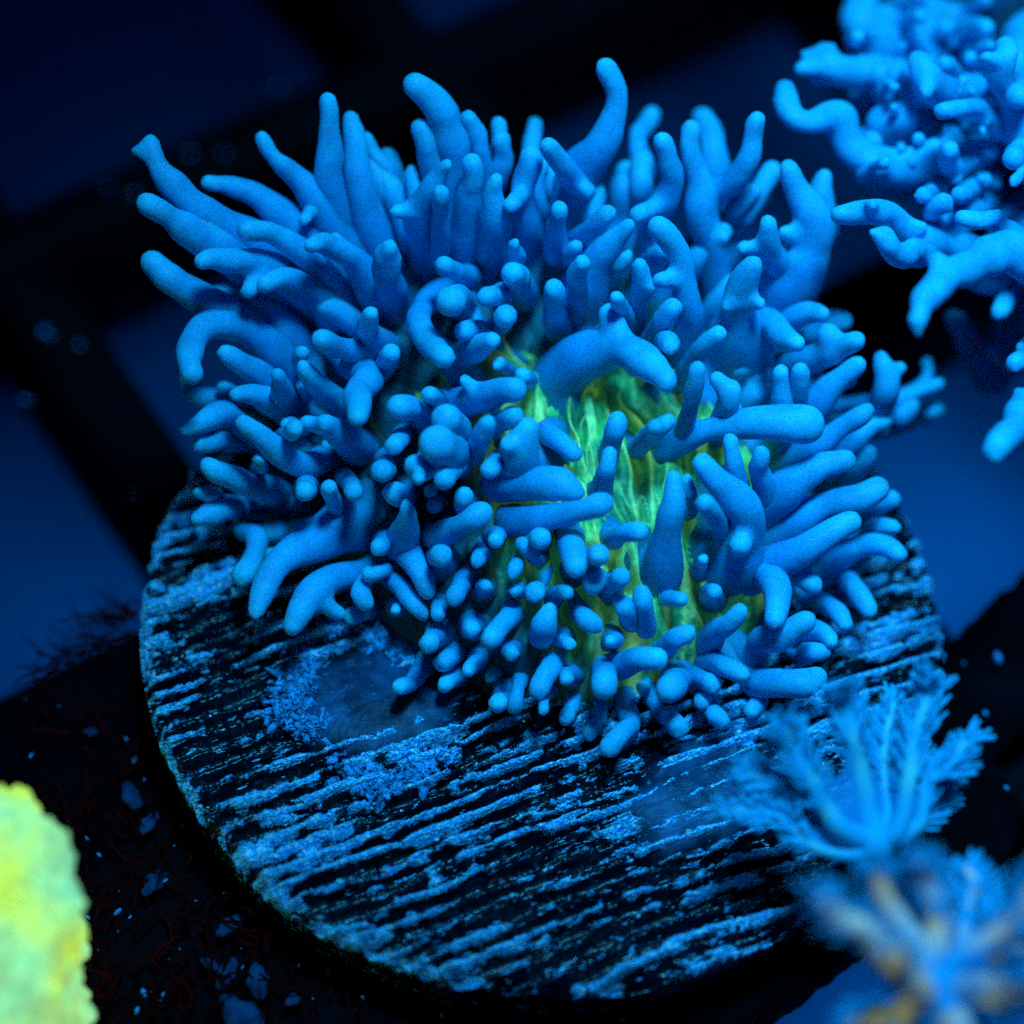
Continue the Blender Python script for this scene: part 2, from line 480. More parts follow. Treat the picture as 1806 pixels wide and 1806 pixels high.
def build_body():
    NR, NA = 150, 420
    q = np.linspace(0, 1.03, NR); th = np.linspace(0, 2 * math.pi, NA, endpoint=False)
    Q, T = np.meshgrid(q, th, indexing='ij')
    X, Y = BC[0] + BA * Q * np.cos(T), BC[1] + BB * Q * np.sin(T)
    fl = at(1210, 1000, .3) - at(1080, 560, .3); fl = fl[:2] / np.linalg.norm(fl[:2])      # folds run from the upper centre to the lower right
    wx = X + .20 * (fbm(X * 2.4, Y * 2.4, 0, 13, 3) - .5); wy = Y + .20 * (fbm(X * 2.4, Y * 2.4, 5, 14, 3) - .5)
    ua, va = wx * fl[0] + wy * fl[1], -wx * fl[1] + wy * fl[0]
    rid = np.clip(1 - np.abs(2 * fbm(ua * 1.9, va * 8.5, 0, 15, 2) - 1) * 3.0, 0, 1)
    rid2 = np.clip(1 - np.abs(2 * fbm(ua * 3.2, va * 17, 4, 16, 2) - 1) * 3.4, 0, 1)
    stri = fbm(ua * 7, va * 60, 2, 17, 2)
    Z = dome(X, Y) + .055 * rid + .025 * rid2 + .05 * (fbm(X * 2.2, Y * 2.2, 0, 18, 3) - .5) + .012 * stri - .07
    halo = 0
    for (bx, by, br) in BASES:           # the skin puckers into a bright collar round each finger
        d = np.hypot(X - bx, Y - by) * (1 + .5 * (vnoise(X * 9, Y * 9, 0, 27) - .5))
        halo = np.maximum(halo, np.exp(-((d - br * 1.5) / .022) ** 2))
        Z = Z + .05 * np.exp(-(d / (br * 1.4)) ** 2)
    Z = np.minimum(Z, dome(X, Y) + .10)
    Z = np.where(Q > .985, -.06, Z)
    vein = np.clip(sstep(.72, .98, rid) + .6 * sstep(.80, .98, rid2), 0, 1) * sstep(.25, .55, fbm(X * 3, Y * 3, 8, 19, 2)) + .30 * sstep(.50, .8, stri) + .6 * halo * sstep(.5, .7, fbm(X * 5, Y * 5, 6, 28, 2))
    PX, PY = to_px(np.stack([X, Y, Z], -1).reshape(-1, 3))
    # pigment: green over the crown of the colony, dull blue towards its foot
    gc = at(1150, 810, .4); uu, vv = (X - gc[0]) * fl[0] + (Y - gc[1]) * fl[1], -(X - gc[0]) * fl[1] + (Y - gc[1]) * fl[0]
    ga, gb = at(985, 620, .5), at(735, 690, .4)
    dd = np.hypot((uu - .06) / .95, vv / .70) + .3 * (fbm(X * 2.5, Y * 2.5, 3, 20, 3) - .5)
    rim = sstep(.50, 1.15, dd) * (1 - .75 * np.exp(-(((X - ga[0]) / .22) ** 2 + ((Y - ga[1]) / .2) ** 2))) * (1 - .7 * np.exp(-(((X - gb[0]) / .14) ** 2 + ((Y - gb[1]) / .14) ** 2)))
    F = [(i * NA + j, (i + 1) * NA + j, (i + 1) * NA + (j + 1) % NA, i * NA + (j + 1) % NA) for i in range(NR - 1) for j in range(NA)]
    adopt(mesh('body', np.stack([X, Y, Z], -1).reshape(-1, 3), F, M_BODY, attrs={'vein': np.clip(vein, 0, 1).reshape(-1), 'rim': rim.reshape(-1)}), coral)

def limb(pts, parent, mat, z_of, buds=(), root=None, name='branch', seed=0, vox=.0165, nubs=0, flare=.3, fat=.98):
    """pts: (x, y, r) pixels from root to tip; z_of(i, n, x, y): height"""
    n = len(pts); W = []
    for i, (x, y, r) in enumerate(pts):
        p = at(x, y, z_of(i, n, x, y)); W.append([*p, cm(r, p)])
    W = np.array(W)
    if root is not None: W = np.vstack([root, W])
    L = np.linalg.norm(np.diff(W[:, :3], axis=0), axis=1).sum()
    m = max(10, int(L / .028))
    C = spline(W, m); C[:, 3] = np.maximum(C[:, 3], .012)
    s = np.linspace(0, 1, m)
    C[:, 3] *= (1 + flare * np.clip(1 - s / .6, 0, 1) ** 1.5) * fat
    C[:, 3] *= 1 + .15 * (vnoise(s * L * 8 + seed * 3.7, 0.3, seed, 2) * 2 - 1)
    C[:, :3] += (np.stack([vnoise(s * L * 5 + seed, 1.5, k, 40 + k) for k in range(3)], 1) - .5) * .030
    # slightly swollen round tip
    tip = np.exp(-((1 - s) * L / .07) ** 2)
    C[:, 3] *= 1 + .05 * tip
    parts = [sweep(C, 16)]
    sk = [np.column_stack([C[:, :3], s])]
    tl = list(buds)
    rr = random.Random(seed)
    for (x0, y0, x1, y1, r, dz) in tl:
        # attach at the nearest point of the limb as seen
        px, py = to_px(C[:, :3]); k = int(np.argmin((px - x0) ** 2 + (py - y0) ** 2))
        p0 = C[k, :3]; p1 = at(x1, y1, p0[2] + dz)
        rc = cm(r, p1)
        B = spline(np.array([[*p0, rc * 1.25], [*((p0 + p1) / 2), rc * 1.02], [*p1, rc]]), 8)
        parts.append(sweep(B, 14)); sk.append(np.column_stack([B[:, :3], np.linspace(s[k], 1, 8)]))
    for q in range(nubs):
        k = rr.randrange(int(m * .3), max(int(m * .3) + 1, int(m * .85)))
        dvec = np.array([rr.uniform(-1, 1), rr.uniform(-1, .4), rr.uniform(-.1, 1)]); dvec /= np.linalg.norm(dvec)
        rc = C[k, 3] * rr.uniform(.50, .70)
        p0 = C[k, :3]; p1 = p0 + dvec * C[k, 3] * rr.uniform(1.05, 1.5)
        B = spline(np.array([[*p0, rc * 1.2], [*p1, rc]]), 6)
        parts.append(sweep(B, 12)); sk.append(np.column_stack([B[:, :3], np.linspace(s[k], 1, 6)]))
    v, f = fuse(parts, vox, 7)
    S = np.vstack(sk)
    idx = np.empty(len(v), int)
    for a in range(0, len(v), 4000):
        idx[a:a + 4000] = ((v[a:a + 4000, None] - S[None, :, :3]) ** 2).sum(2).argmin(1)
    return adopt(mesh(name, v, f, mat, attrs={'along': S[idx, 3]}), parent)

BR = []
BASES = []
def B(s, dz=0.0, buds=(), nubs=0, b0=None):
    """s: 'x,y,r x,y,r ...' root to tip; dz: tip above (+) or below (-) the sharp zone"""
    BR.append(([tuple(float(q) for q in w.split(',')) for w in s.split()], dz, buds, nubs, b0))

# upper left
B('600,540,40 540,490,38 470,440,36 400,398,31 345,366,31 305,328,27 277,293,20 263,253,18', .05, [(266, 285, 240, 266, 12, .02)])
B('560,560,38 480,500,36 400,446,35 343,415,29 300,386,24 256,359,20', .10, [(390, 420, 374, 390, 10, .08)], 1)
B('540,640,36 470,596,36 400,556,34 340,520,32 296,492,27 266,462,23', .02)
B('640,500,42 560,440,40 490,376,32 446,344,25 400,327,19 363,319,15', -.05)
B('660,500,36 620,450,34 582,396,31 541,334,25 506,299,20 479,273,17 464,245,14', -.02)
B('625,480,32 600,420,30 577,320,28 580,266,25 584,213,21 580,182,20', .02)
B('690,490,34 665,440,34 642,362,30 632,306,27 629,253,22 619,212,18', -.06)
B('740,460,24 720,410,24 695,342,24 675,312,22', -.15)
B('600,560,40 560,525,38 520,500,34 470,470,28 430,458,26 385,458,21 358,463,18', .18, [(470, 490, 438, 512, 17, .05)])
B('640,570,34 600,525,34 560,480,30 525,440,26 480,415,22 440,405,20', .12, [(600, 500, 580, 482, 14, .12)])
B('620,600,30 580,540,30 545,505,25 500,492,20 470,500,17', .06)
B('680,560,30 650,500,30 620,455,24 575,430,20 545,432,15', .16, [(620, 460, 590, 420, 14, .08)])
B('710,560,30 690,500,30 680,455,24 686,432,16', .18)
B('570,420,22 560,395,20 552,368,17 540,392,14', .0)
B('560,650,34 500,590,34 470,545,28 420,520,20 390,520,18', -.10)
# top centre
B('800,470,40 790,400,40 803,300,36 800,253,35 788,213,33 766,174,27 736,150,22', .05)
B('800,420,30 780,330,30 755,258,24 746,226,19', -.02)
B('740,430,20 735,380,19 731,335,17 730,302,14', -.1)
B('870,400,26 860,340,24 853,276,21 843,239,19 831,213,18', .0)
B('870,380,22 880,320,21 891,276,19 889,252,17', -.06)
B('770,480,32 748,420,30 742,375,28 765,328,22 788,290,14', .15, [(735, 372, 700, 373, 16, .06)])
B('782,490,24 778,440,22 777,385,18 776,335,17', .14)
B('832,480,34 828,420,32 828,355,25 833,320,22 836,290,19', .04)
B('872,500,32 870,420,30 872,356,24 876,316,16', .10)
B('935,460,32 928,400,28 925,345,26 934,300,24 938,276,20', .02, [(922, 340, 902, 362, 17, .12)])
B('1000,440,44 1010,360,42 1028,300,38 1055,264,34 1078,226,29 1089,190,25 1084,156,23 1071,124,23', .06)
B('1020,380,26 1035,340,20 1010,315,22 990,292,20 969,260,17', .12, [(1020, 330, 1036, 336, 17, .06)])
B('960,420,24 950,360,22 945,310,20 960,290,15', -.15)
B('1130,330,22 1125,270,20 1130,233,18 1148,202,18', -.42)
B('1090,400,28 1100,340,26 1105,300,22', -.30)
B('1150,450,30 1150,400,28 1172,350,25 1187,312,22 1184,279,20 1166,248,17', .05, [(1165, 362, 1125, 378, 18, .10)])
B('1266,560,34 1262,490,30 1253,432,29 1243,382,31 1238,336,30 1224,296,22 1216,263,19 1220,232,18', .0, [(1255, 425, 1275, 418, 15, .05)])
B('1250,450,30 1246,380,30 1262,338,29 1297,314,26 1322,283,21 1329,243,19 1333,208,16', .06)
B('1270,380,26 1260,300,27 1253,240,25 1236,205,20', -.35)
B('1330,600,50 1372,535,48 1409,482,46 1430,446,42 1438,405,40 1427,366,34 1406,326,24 1392,296,17', .04, [(1420, 415, 1384, 411, 16, .05)])
B('1430,440,30 1443,390,27 1452,349,24 1455,312,18', -.10)
B('1400,530,30 1385,480,28 1366,447,25 1356,416,22 1356,392,15', .10, [(1350, 446, 1310, 436, 14, .05)])
B('1290,660,50 1300,615,48 1311,572,42 1306,532,32 1313,495,27 1328,468,21', .16, [(1320, 545, 1342, 535, 13, .10), (1300, 555, 1282, 540, 13, .10)])
B('1320,610,34 1346,567,30 1386,593,26 1410,608,17', .18)
B('1380,640,30 1379,580,20 1416,554,22 1455,553,17', .03)
B('1400,620,26 1440,580,24 1490,564,21', -.18)
B('1370,670,28 1400,650,27 1437,630,27 1475,612,24 1508,602,21', .08, [(1465, 615, 1461, 590, 23, .05)])
B('1200,660,18 1212,600,19 1221,555,22 1214,520,23 1208,485,23 1204,456,24 1184,428,24 1160,402,20', .20, [(1205, 492, 1165, 494, 17, .05)])
B('1110,600,20 1122,570,20 1127,532,20 1130,499,18 1127,468,15', .18, [(1132, 510, 1148, 508, 12, .05)])
B('1125,625,20 1145,600,20 1166,569,21 1187,546,18', .18)
B('1195,680,20 1215,650,20 1243,615,20 1271,587,17', .18)
B('990,470,26 984,439,24 982,399,19 984,368,16', .08)
B('1000,450,22 1022,420,19 1049,396,18 1072,374,16', .06)
B('1020,570,42 1032,512,42 1052,460,34 1082,424,24 1110,398,15', .10)
B('1010,570,26 1019,520,23 1020,489,21 1022,464,18', .22)
B('905,510,20 906,455,18 909,428,13', .15)
B('990,480,18 1008,452,18 1015,432,16', .06)
B('1060,500,26 1085,470,22 1100,450,16', .03)
B('1140,480,24 1150,455,22 1175,440,18', .05)
# inner ring, left of the green centre
B('800,540,22 783,508,20 745,535,24 740,572,25 760,606,24 788,630,20', .30)
B('830,560,26 812,525,26 797,532,27', .32)
B('850,510,22 812,482,21 784,468,18', .12)
B('930,540,26 918,500,26 898,482,23', .22)
B('900,545,22 885,520,22 855,524,21', .24)
B('880,580,20 882,565,20 889,557,20', .26)
B('860,590,18 838,580,19 818,583,19', .20)
B('800,650,18 815,628,22 842,612,24 866,596,17', .26)
B('985,590,24 977,540,24 972,505,19', .18)
B('1110,590,20 1100,560,18 1085,530,17', .22)
B('1150,600,22 1170,605,20 1182,610,19', .25)
B('985,670,36 1035,632,38 1098,622,36 1148,645,28 1176,674,23', .30, [(1105, 612, 1076, 556, 24, .05)])
B('930,680,18 925,668,17 921,662,16', .22)
B('900,660,16 885,645,15 878,640,14', .2)
B('800,735,30 835,700,28 878,688,27 910,688,23', .32, [(850, 695, 820, 671, 14, .05)])
B('810,770,32 800,755,31 790,742,29', .33)
B('815,810,34 790,798,36 773,784,35', .38)
B('835,815,22 850,775,20 859,748,19', .34)
B('870,755,21 890,742,21 906,734,20', .30)
B('830,800,15 812,820,18 784,846,22', .34)
B('770,800,26 748,826,27 732,820,25', .30, [(738, 830, 738, 845, 14, .08)])
B('885,810,18 872,820,18 862,827,17', .26)
B('765,870,14 758,862,14', .14)
B('775,880,18 764,890,17', .10)
B('915,845,34 915,800,34 930,757,22', .30, [(910, 800, 896, 785, 18, .08)])
B('960,765,20 985,780,19 1012,800,17', .10)
B('875,850,26 945,852,34 988,855,35 1014,868,22', .30)
B('905,920,24 966,912,26 1032,899,24 1064,889,21', .36)
B('1070,805,20 1082,770,20 1089,744,18', .22)
B('1055,875,22 1070,832,20 1077,797,18', .28)
B('1122,790,20 1150,763,19 1178,741,17', .26, [(1150, 765, 1157, 754, 18, .14)])
B('1190,785,16 1212,735,18 1223,688,18 1226,647,18', .32)
B('1262,770,20 1278,715,21 1288,684,17', .22, [(1280, 700, 1265, 668, 17, .05), (1280, 735, 1300, 722, 14, .03)])
B('755,740,26 725,722,24 703,716,23', .26)
B('785,712,18 770,700,19 760,694,18', .24)
B('765,945,20 800,932,21 832,916,23 850,903,21', .26)
B('715,960,30 719,930,24 719,905,17 717,890,13', .22)
B('715,950,26 730,990,24 748,1020,22 756,1042,19', .10)
B('690,1010,16 708,1034,20 732,1066,20 750,1086,14', .06)
# left side
B('580,690,36 530,650,34 483,612,31 439,580,29 406,570,28 370,573,27 341,594,26 331,628,25 339,660,21', .22)
B('420,700,22 370,700,22 335,690,20 330,665,19', -.25)
B('530,710,26 463,667,24 428,644,22 398,624,19', .05)
B('540,700,16 528,645,16 532,621,15', .16)
B('535,740,28 510,715,26 496,686,21 489,658,15', .16)
B('560,745,28 520,735,28 483,713,27 449,694,24 417,696,15', .08)
B('470,720,18 420,700,17 396,684,15', -.16)
B('640,755,26 610,722,25 589,700,24 559,676,20 534,646,15', .18)
B('560,720,15 540,690,14 529,675,13', .05)
B('600,600,24 615,640,25 645,658,28 637,694,27 631,732,20', .30)
B('680,660,26 640,620,26 600,608,24 568,594,20', .26)
B('700,640,26 670,600,25 650,570,22 655,548,14', .20)
B('660,680,24 680,640,22 690,620,20', .14)
B('500,790,26 470,770,24 416,740,22 393,727,24 360,739,22 325,756,14', .02)
B('620,795,22 576,800,21 549,816,24 516,812,24 483,789,24 456,766,22 430,746,17', .18)
B('500,790,18 506,770,18 522,762,18', .24)
B('640,790,30 605,768,28 577,748,19', .16, [(590, 760, 540, 745, 16, .04)])
B('560,760,20 530,755,16 503,750,14', .10)
B('440,780,20 390,780,20 354,787,17', -.05)
B('530,885,26 483,872,25 449,862,24 416,846,23 385,834,24 364,818,18', .05, [(425, 848, 419, 835, 13, .05)])
B('420,890,16 380,876,15 347,863,13', -.02)
B('450,905,22 410,895,24 372,900,25 348,912,14', -.03)
B('475,825,14 462,818,14 457,815,14', .12)
B('555,850,20 545,858,22 531,867,22', .18)
B('605,915,18 592,890,17 579,863,16', .18)
B('612,838,18 615,855,19 619,870,19', .22)
B('688,815,20 676,828,22 667,834,23', .24)
B('712,765,18 700,778,20 694,783,20', .24)
B('640,915,42 600,930,40 560,950,38 516,972,36 485,1008,31 464,1048,28 453,1076,20', .18)
B('660,1000,22 610,1012,26 566,1034,29 539,1064,30 517,1104,23', .14, [(560, 1062, 597, 1082, 16, -.08)])
B('470,925,18 428,932,20 449,950,22 450,984,24 428,1013,24', .0)
B('680,1000,18 655,1012,19 632,1044,20 643,1066,17', .08)
B('690,1000,16 670,1010,18 655,1013,18', .12)
# right side
B('1360,800,28 1379,750,24 1380,698,20 1379,660,17', .16)
B('1390,800,28 1402,750,24 1409,698,20 1407,658,16', .18)
B('1380,790,32 1432,730,30 1459,690,26 1485,668,23 1511,647,18', .06, [(1470, 690, 1500, 672, 14, -.02)])
B('1500,760,28 1535,730,27 1564,695,26 1562,658,23 1552,631,15', -.06, [(1565, 665, 1588, 648, 14, .0)])
B('1520,750,20 1560,722,18 1598,701,16 1631,685,15 1656,676,14', -.32)
B('1560,760,18 1590,735,22 1602,720,20', -.28)
B('1600,690,12 1638,634,13', -.38)
B('1590,750,14 1640,725,16 1655,721,15', -.42)
B('1170,795,22 1205,772,24 1260,752,26 1340,742,30 1420,745,34', .22)
B('1370,820,32 1440,785,28 1475,759,23 1505,736,20 1527,720,17', .08)
B('1440,815,22 1499,778,20 1532,757,18 1561,741,15', -.15)
B('1320,900,32 1380,860,30 1419,840,28 1459,819,25 1488,810,20', .14)
B('1470,850,22 1500,835,21 1519,819,20 1531,801,19', -.05)
B('1350,940,32 1416,908,30 1465,890,27 1510,882,27 1546,862,24', .08)
B('1510,900,22 1550,888,20 1577,877,17', -.06)
B('1320,1010,32 1385,985,32 1432,960,30 1475,932,26 1504,917,20', .16)
B('1430,1000,32 1490,972,30 1532,959,25 1563,963,22 1584,980,18', .05)
B('1490,950,22 1540,928,20 1577,935,18', -.02)
B('1300,900,22 1294,846,20 1291,813,19 1288,781,18', .26)
B('1350,915,28 1347,860,24 1336,826,19 1336,798,18', .24)
B('1285,1000,36 1306,955,36 1312,910,34 1293,879,31 1259,849,25 1237,820,19', .32, [(1306, 950, 1306, 962, 22, .12)])
B('1270,950,20 1256,912,20 1241,890,21', .40)
B('1160,1020,26 1170,965,28 1180,919,27 1190,880,24 1190,838,18', .34)
B('1210,900,18 1214,870,17 1213,842,15', .22)
B('1080,945,20 1100,938,20 1126,939,20', .34)
B('1320,1020,28 1340,1010,27 1364,1020,30 1374,1045,31 1363,1090,24', .28)
B('1245,1135,26 1266,1112,25 1286,1095,22 1305,1079,19', .28)
B('1310,1150,26 1345,1128,27 1382,1118,28 1424,1094,25', .24)
B('1390,1120,24 1430,1105,22 1458,1115,20 1469,1130,16', .14)
B('1400,1140,20 1430,1148,20 1455,1148,18', .12)
B('1470,1010,20 1500,1025,22 1521,1055,24 1535,1078,21', .04)
B('1430,1050,20 1474,1076,22 1492,1100,18', .06)
B('1380,1000,24 1410,1015,25 1436,1034,22', .08)
B('1140,1110,20 1137,1070,20 1133,1044,19', .26)
B('1165,1145,22 1193,1123,21 1215,1113,20', .26)
B('1085,1168,24 1125,1162,24 1158,1161,21', .34)
B('1115,1095,20 1104,1075,20 1095,1063,20', .26)
# front: fingers pointing at the lens
B('1003,945,26 1006,970,28 1012,1000,26', .36)
B('912,988,17 905,1000,18 901,1011,18', .30)
B('848,972,17 841,985,18 838,992,17', .24)
B('945,990,16 930,972,16 921,960,16', .20)
B('822,1022,20 808,1044,21 800,1055,21', .26)
B('950,1030,20 942,1045,20', .14)
B('905,1075,20 888,1096,22 868,1126,22', .30)
B('955,1120,26 962,1102,27 973,1079,22', .28)
B('1025,1075,18 1036,1093,20 1047,1107,18', .26)
B('975,1165,20 965,1190,23 952,1219,21', .28)
B('922,1190,17 914,1225,18 911,1250,20', .14)
B('1070,1180,24 1065,1198,26 1062,1208,26', .36)
B('1190,1185,26 1184,1202,27 1181,1212,27', .34)
B('1135,1195,14 1130,1208,14', .16)
B('1108,1255,20 1096,1292,21 1081,1315,24', .16)
B('1055,1255,13 1048,1278,14 1042,1296,14', .12)
B('1012,1235,16 1003,1264,17', .12)
B('1162,1245,18 1180,1270,20 1199,1286,21', .18)
B('1245,1235,18 1258,1262,19 1277,1267,19', .16)
B('1240,1155,22 1281,1177,22 1314,1186,19', .28)
B('1320,1190,26 1352,1200,29 1398,1208,30 1438,1192,25', .18)
B('810,1140,18 793,1160,20 779,1172,18', .10)
B('880,1180,14 862,1195,13', .08)
B('1230,1215,18 1236,1240,20', .14)
B('1330,1215,20 1325,1250,18', .08)

HUB = np.array([BC[0], BC[1] + .12, .16])
def make_branch(i, spec):
    pts, dz, buds, nubs, b0 = spec
    n = len(pts)
    xb, yb, rb = pts[0]; xt, yt, rt = pts[-1]
    zmt, zmb = dome_hit(xt, yt), dome_hit(xb, yb)
    zt = max(zf(yt) * .97 + dz, .07)
    if zmt is not None: zt = max(zt, zmt + .10)
    zb = zmb if zmb is not None else max(zf(yb) - .34, .06)
    if zmb is not None and zf(yb) - .45 > zmb: zb = zf(yb) - .45
    zb = min(zb, zt - .06) if zb > zt else zb
    P = [np.array(p[:2]) for p in pts]
    cum = np.concatenate([[0], np.cumsum([np.linalg.norm(P[k + 1] - P[k]) for k in range(n - 1)])]); cum /= cum[-1] + 1e-6
    def z_of(k, n_, x, y):
        t = cum[k]
        lin = zb * (1 - t) + zt * t
        return max(lin + .06 * math.sin(math.pi * t), .05)
    if zmb is not None:
        q0 = at(xb, yb, zb); BASES.append((q0[0], q0[1], cm(rb, q0)))
    # root into the body
    p0 = at(xb, yb, zb); r0 = cm(rb, p0)
    gap = p0 - HUB
    root = None
    if np.linalg.norm(gap[:2]) > .02:
        tgt = HUB + gap * (.55 if zmb is None else .80); tgt[2] = min(tgt[2], float(dome(tgt[0], tgt[1])) - .06, zb)
        root = np.array([[*tgt, r0 * 1.15]])
    limb(pts, coral, M_CORAL, z_of, buds, root, 'branch', i, nubs=nubs, flare=.95 if zmb is not None else .3, fat=.90 if yt > 930 else .98)
for i, spec in enumerate(BR): make_branch(i, spec)

def filler(count):
    """small fingers deeper in the thicket"""
    rr = random.Random(3); k = 0; tries = 0
    C0 = np.array([1000., 770.])
    while k < count and tries < 4000:
        tries += 1
        a = rr.uniform(0, 2 * math.pi); q = math.sqrt(rr.uniform(.06, 1))
        x, y = 960 + 520 * q * math.cos(a), 760 + 440 * q * math.sin(a)
        if ((x - 1090) / 200) ** 2 + ((y - 800) / 250) ** 2 < 1: continue
        if y > 1000 and x < 720 or y > 830 and 600 < x < 1330 or math.hypot(x - 985, y - 625) < 110 or math.hypot(x - 735, y - 690) < 60: continue
        d = np.array([x, y]) - C0; d /= np.linalg.norm(d)
        L = rr.uniform(60, 110) * (1.25 if y < 650 else .7)
        d = d * .8 + np.array([rr.uniform(-.4, .4), -.35]); r = rr.uniform(15, 22)
        b = np.array([x, y]); m = b + d * L * .5 + np.array([rr.uniform(-10, 10), rr.uniform(-8, 8)]); t = b + d * L
        make_branch(1000 + k, ([(*b, r * 1.3), (*m, r * 1.1), (*t, r)], rr.uniform(-.26, -.08), (), 0, None))
        k += 1
filler(48)

def front_nubs(count):
    """short rounded nubs carpeting the near side of the colony"""
    rr = random.Random(17); placed = []; k = tries = 0
    taken = [(q[0], q[1], q[2]) for spec in BR for q in spline(spec[0], 12)]
    while k < count and tries < 6000:
        tries += 1
        x, y = rr.uniform(600, 1480), rr.uniform(840, 1270)
        if ((x - 1140) / 130) ** 2 + ((y - 850) / 200) ** 2 < 1: continue
        if y > 1080 and x < 760: continue
        z = dome_hit(x, y)
        if z is None or z < .03: continue
        p = at(x, y, z); e = .01
        nrm = np.array([dome(p[0] - e, p[1]) - dome(p[0] + e, p[1]), dome(p[0], p[1] - e) - dome(p[0], p[1] + e), 2 * e]); nrm /= np.linalg.norm(nrm)
        toc = CAM - p; toc /= np.linalg.norm(toc)
        d = nrm * .55 + toc * .55 + np.array([rr.uniform(-.3, .3), rr.uniform(-.3, .2), rr.uniform(0, .25)]); d /= np.linalg.norm(d)
        L = rr.uniform(.14, .30); t = p + d * L; m = p + d * L * .55 + np.array([rr.gauss(0, .012) for _ in range(3)])
        tx, ty = to_px(t)
        if any(math.hypot(tx - a, ty - b) < c_ + 11 for a, b, c_ in taken) or any(math.hypot(tx - a, ty - b) < 46 for a, b in placed): continue
        placed.append((tx, ty)); r = rr.uniform(12, 21)
        mx, my = to_px(m); zz = [z - .03, m[2], t[2]]
        BASES.append((p[0], p[1], cm(r, p)))
        limb([(x, y, r * 1.15), (mx, my, r), (tx, ty, r * 1.02)], coral, M_CORAL, lambda q, n_, a, b, zz=zz: zz[q], (), None, 'branch', 2000 + k, flare=.7, fat=1.0)
        k += 1
front_nubs(30)
build_body()

# ------------------------------------------------------------------ second coral, upper right
RC = at(1830, 330, 0.0)
coral2 = empty('soft_coral', (float(RC[0]), float(RC[1]), RZ), 'bright cyan-blue knobbly soft coral cut off by the upper right corner', 'coral')
R = []
def Rb(s, z0, z1, buds=(), nubs=0): R.append(([tuple(float(q) for q in w.split(',')) for w in s.split()], z0, z1, buds, nubs))
Rb('1860,225,50 1800,232,46 1748,240,42 1692,268,38 1636,290,34 1580,296,34 1538,283,32 1504,264,30 1488,236,27 1480,208,31 1457,204,29 1426,216,22 1398,208,20 1390,185,21 1387,158,21', .75, 1.15, [(1692, 285, 1684, 312, 17, .08), (1660, 280, 1646, 262, 21, .14), (1700, 250, 1676, 230, 17, .14), (1600, 295, 1606, 268, 14, .08), (1748, 250, 1748, 268, 17, .12)])
Rb('1640,160,36 1580,142,34 1538,128,30 1496,128,27 1462,120,22 1452,94,19', .85, 1.1, [(1455, 96, 1471, 81, 9, .03), (1490, 135, 1440, 135, 20, -.02), (1450, 130, 1412, 122, 16, .0), (1412, 122, 1420, 97, 13, .0)])
Rb('1640,70,44 1600,75,40 1566,86,38 1538,62,40 1512,38,30 1520,6,26', .7, .9, [(1530, 50, 1497, 37, 18, .0), (1570, 70, 1560, 30, 26, -.02)])
Rb('1720,170,32 1680,165,30 1647,157,28 1631,132,28 1619,108,21', .9, 1.25)
Rb('1700,150,16 1680,125,16 1667,113,16', .9, 1.2)
Rb('1640,240,32 1600,235,28 1565,240,26 1558,214,26 1590,206,27', .75, 1.0)
Rb('1840,260,40 1800,215,32 1780,175,20 1771,142,17 1770,110,18 1771,84,19', 1.0, 1.4, [(1771, 84, 1772, 64, 7, .02), (1772, 140, 1740, 124, 16, .04), (1770, 110, 1738, 102, 15, .04)])
Rb('1730,220,16 1692,192,14 1690,163,12 1695,140,10', .95, 1.25)
Rb('1790,230,22 1755,212,20 1720,192,18 1692,192,16 1664,198,14', 1.0, 1.3)
Rb('1840,250,20 1806,262,19 1782,280,18', 1.05, 1.35)
Rb('1850,260,14 1806,292,11 1788,315,11', 1.05, 1.4)
Rb('1760,470,34 1700,448,28 1675,438,22 1636,429,30 1603,415,25 1584,392,23 1568,370,24 1534,374,22 1502,376,20 1480,376,15', .75, 1.22, [(1540, 370, 1538, 360, 14, .10), (1640, 425, 1630, 400, 15, -.02)], 1)
Rb('1640,440,24 1608,440,20 1592,446,20 1566,432,20 1562,410,18', .95, 1.25, [(1560, 415, 1541, 409, 12, .03)])
Rb('1660,430,14 1656,398,13 1642,374,15 1657,358,16 1672,350,13', .85, 1.15)
Rb('1650,330,16 1640,338,14 1631,342,14', .9, 1.15)
Rb('1710,330,16 1702,340,15 1695,343,15', .9, 1.15)
Rb('1850,480,28 1815,445,26 1782,412,22 1760,393,17 1729,387,16 1697,381,14', .9, 1.2)
Rb('1900,480,38 1850,466,37 1806,450,36 1767,444,34 1727,459,31 1691,481,28 1654,509,26 1628,538,23 1623,562,16', 1.2, 1.42, [(1625, 560, 1617, 590, 11, -.03), (1660, 505, 1640, 498, 12, .0)])
Rb('1830,450,20 1806,485,20 1781,518,19 1764,549,18', .7, .75)
Rb('1760,660,26 1716,610,22 1699,580,18 1682,562,15', .0, .35)
Rb('1860,640,20 1820,640,19 1792,640,18', .7, .9)
Rb('1860,600,14 1825,605,13 1801,611,12', .7, .9)
Rb('1890,700,26 1840,715,24 1801,726,24 1784,758,27 1764,782,24 1754,806,14', .95, 1.2, [(1801, 720, 1795, 690, 12, .0), (1775, 765, 1766, 752, 12, .04)])
Rb('1800,640,16 1753,614,14', .2, .3)
Rb('1850,130,26 1815,150,24 1795,168,20', 1.0, 1.3)
Rb('1850,60,40 1800,70,30 1790,120,22 1800,100,16', .9, 1.2)
Rb('1720,60,30 1670,40,34 1620,15,34 1590,-20,30', .5, .7)
Rb('1760,330,40 1700,330,36 1640,330,30 1590,330,26 1540,325,20', .5, .7)
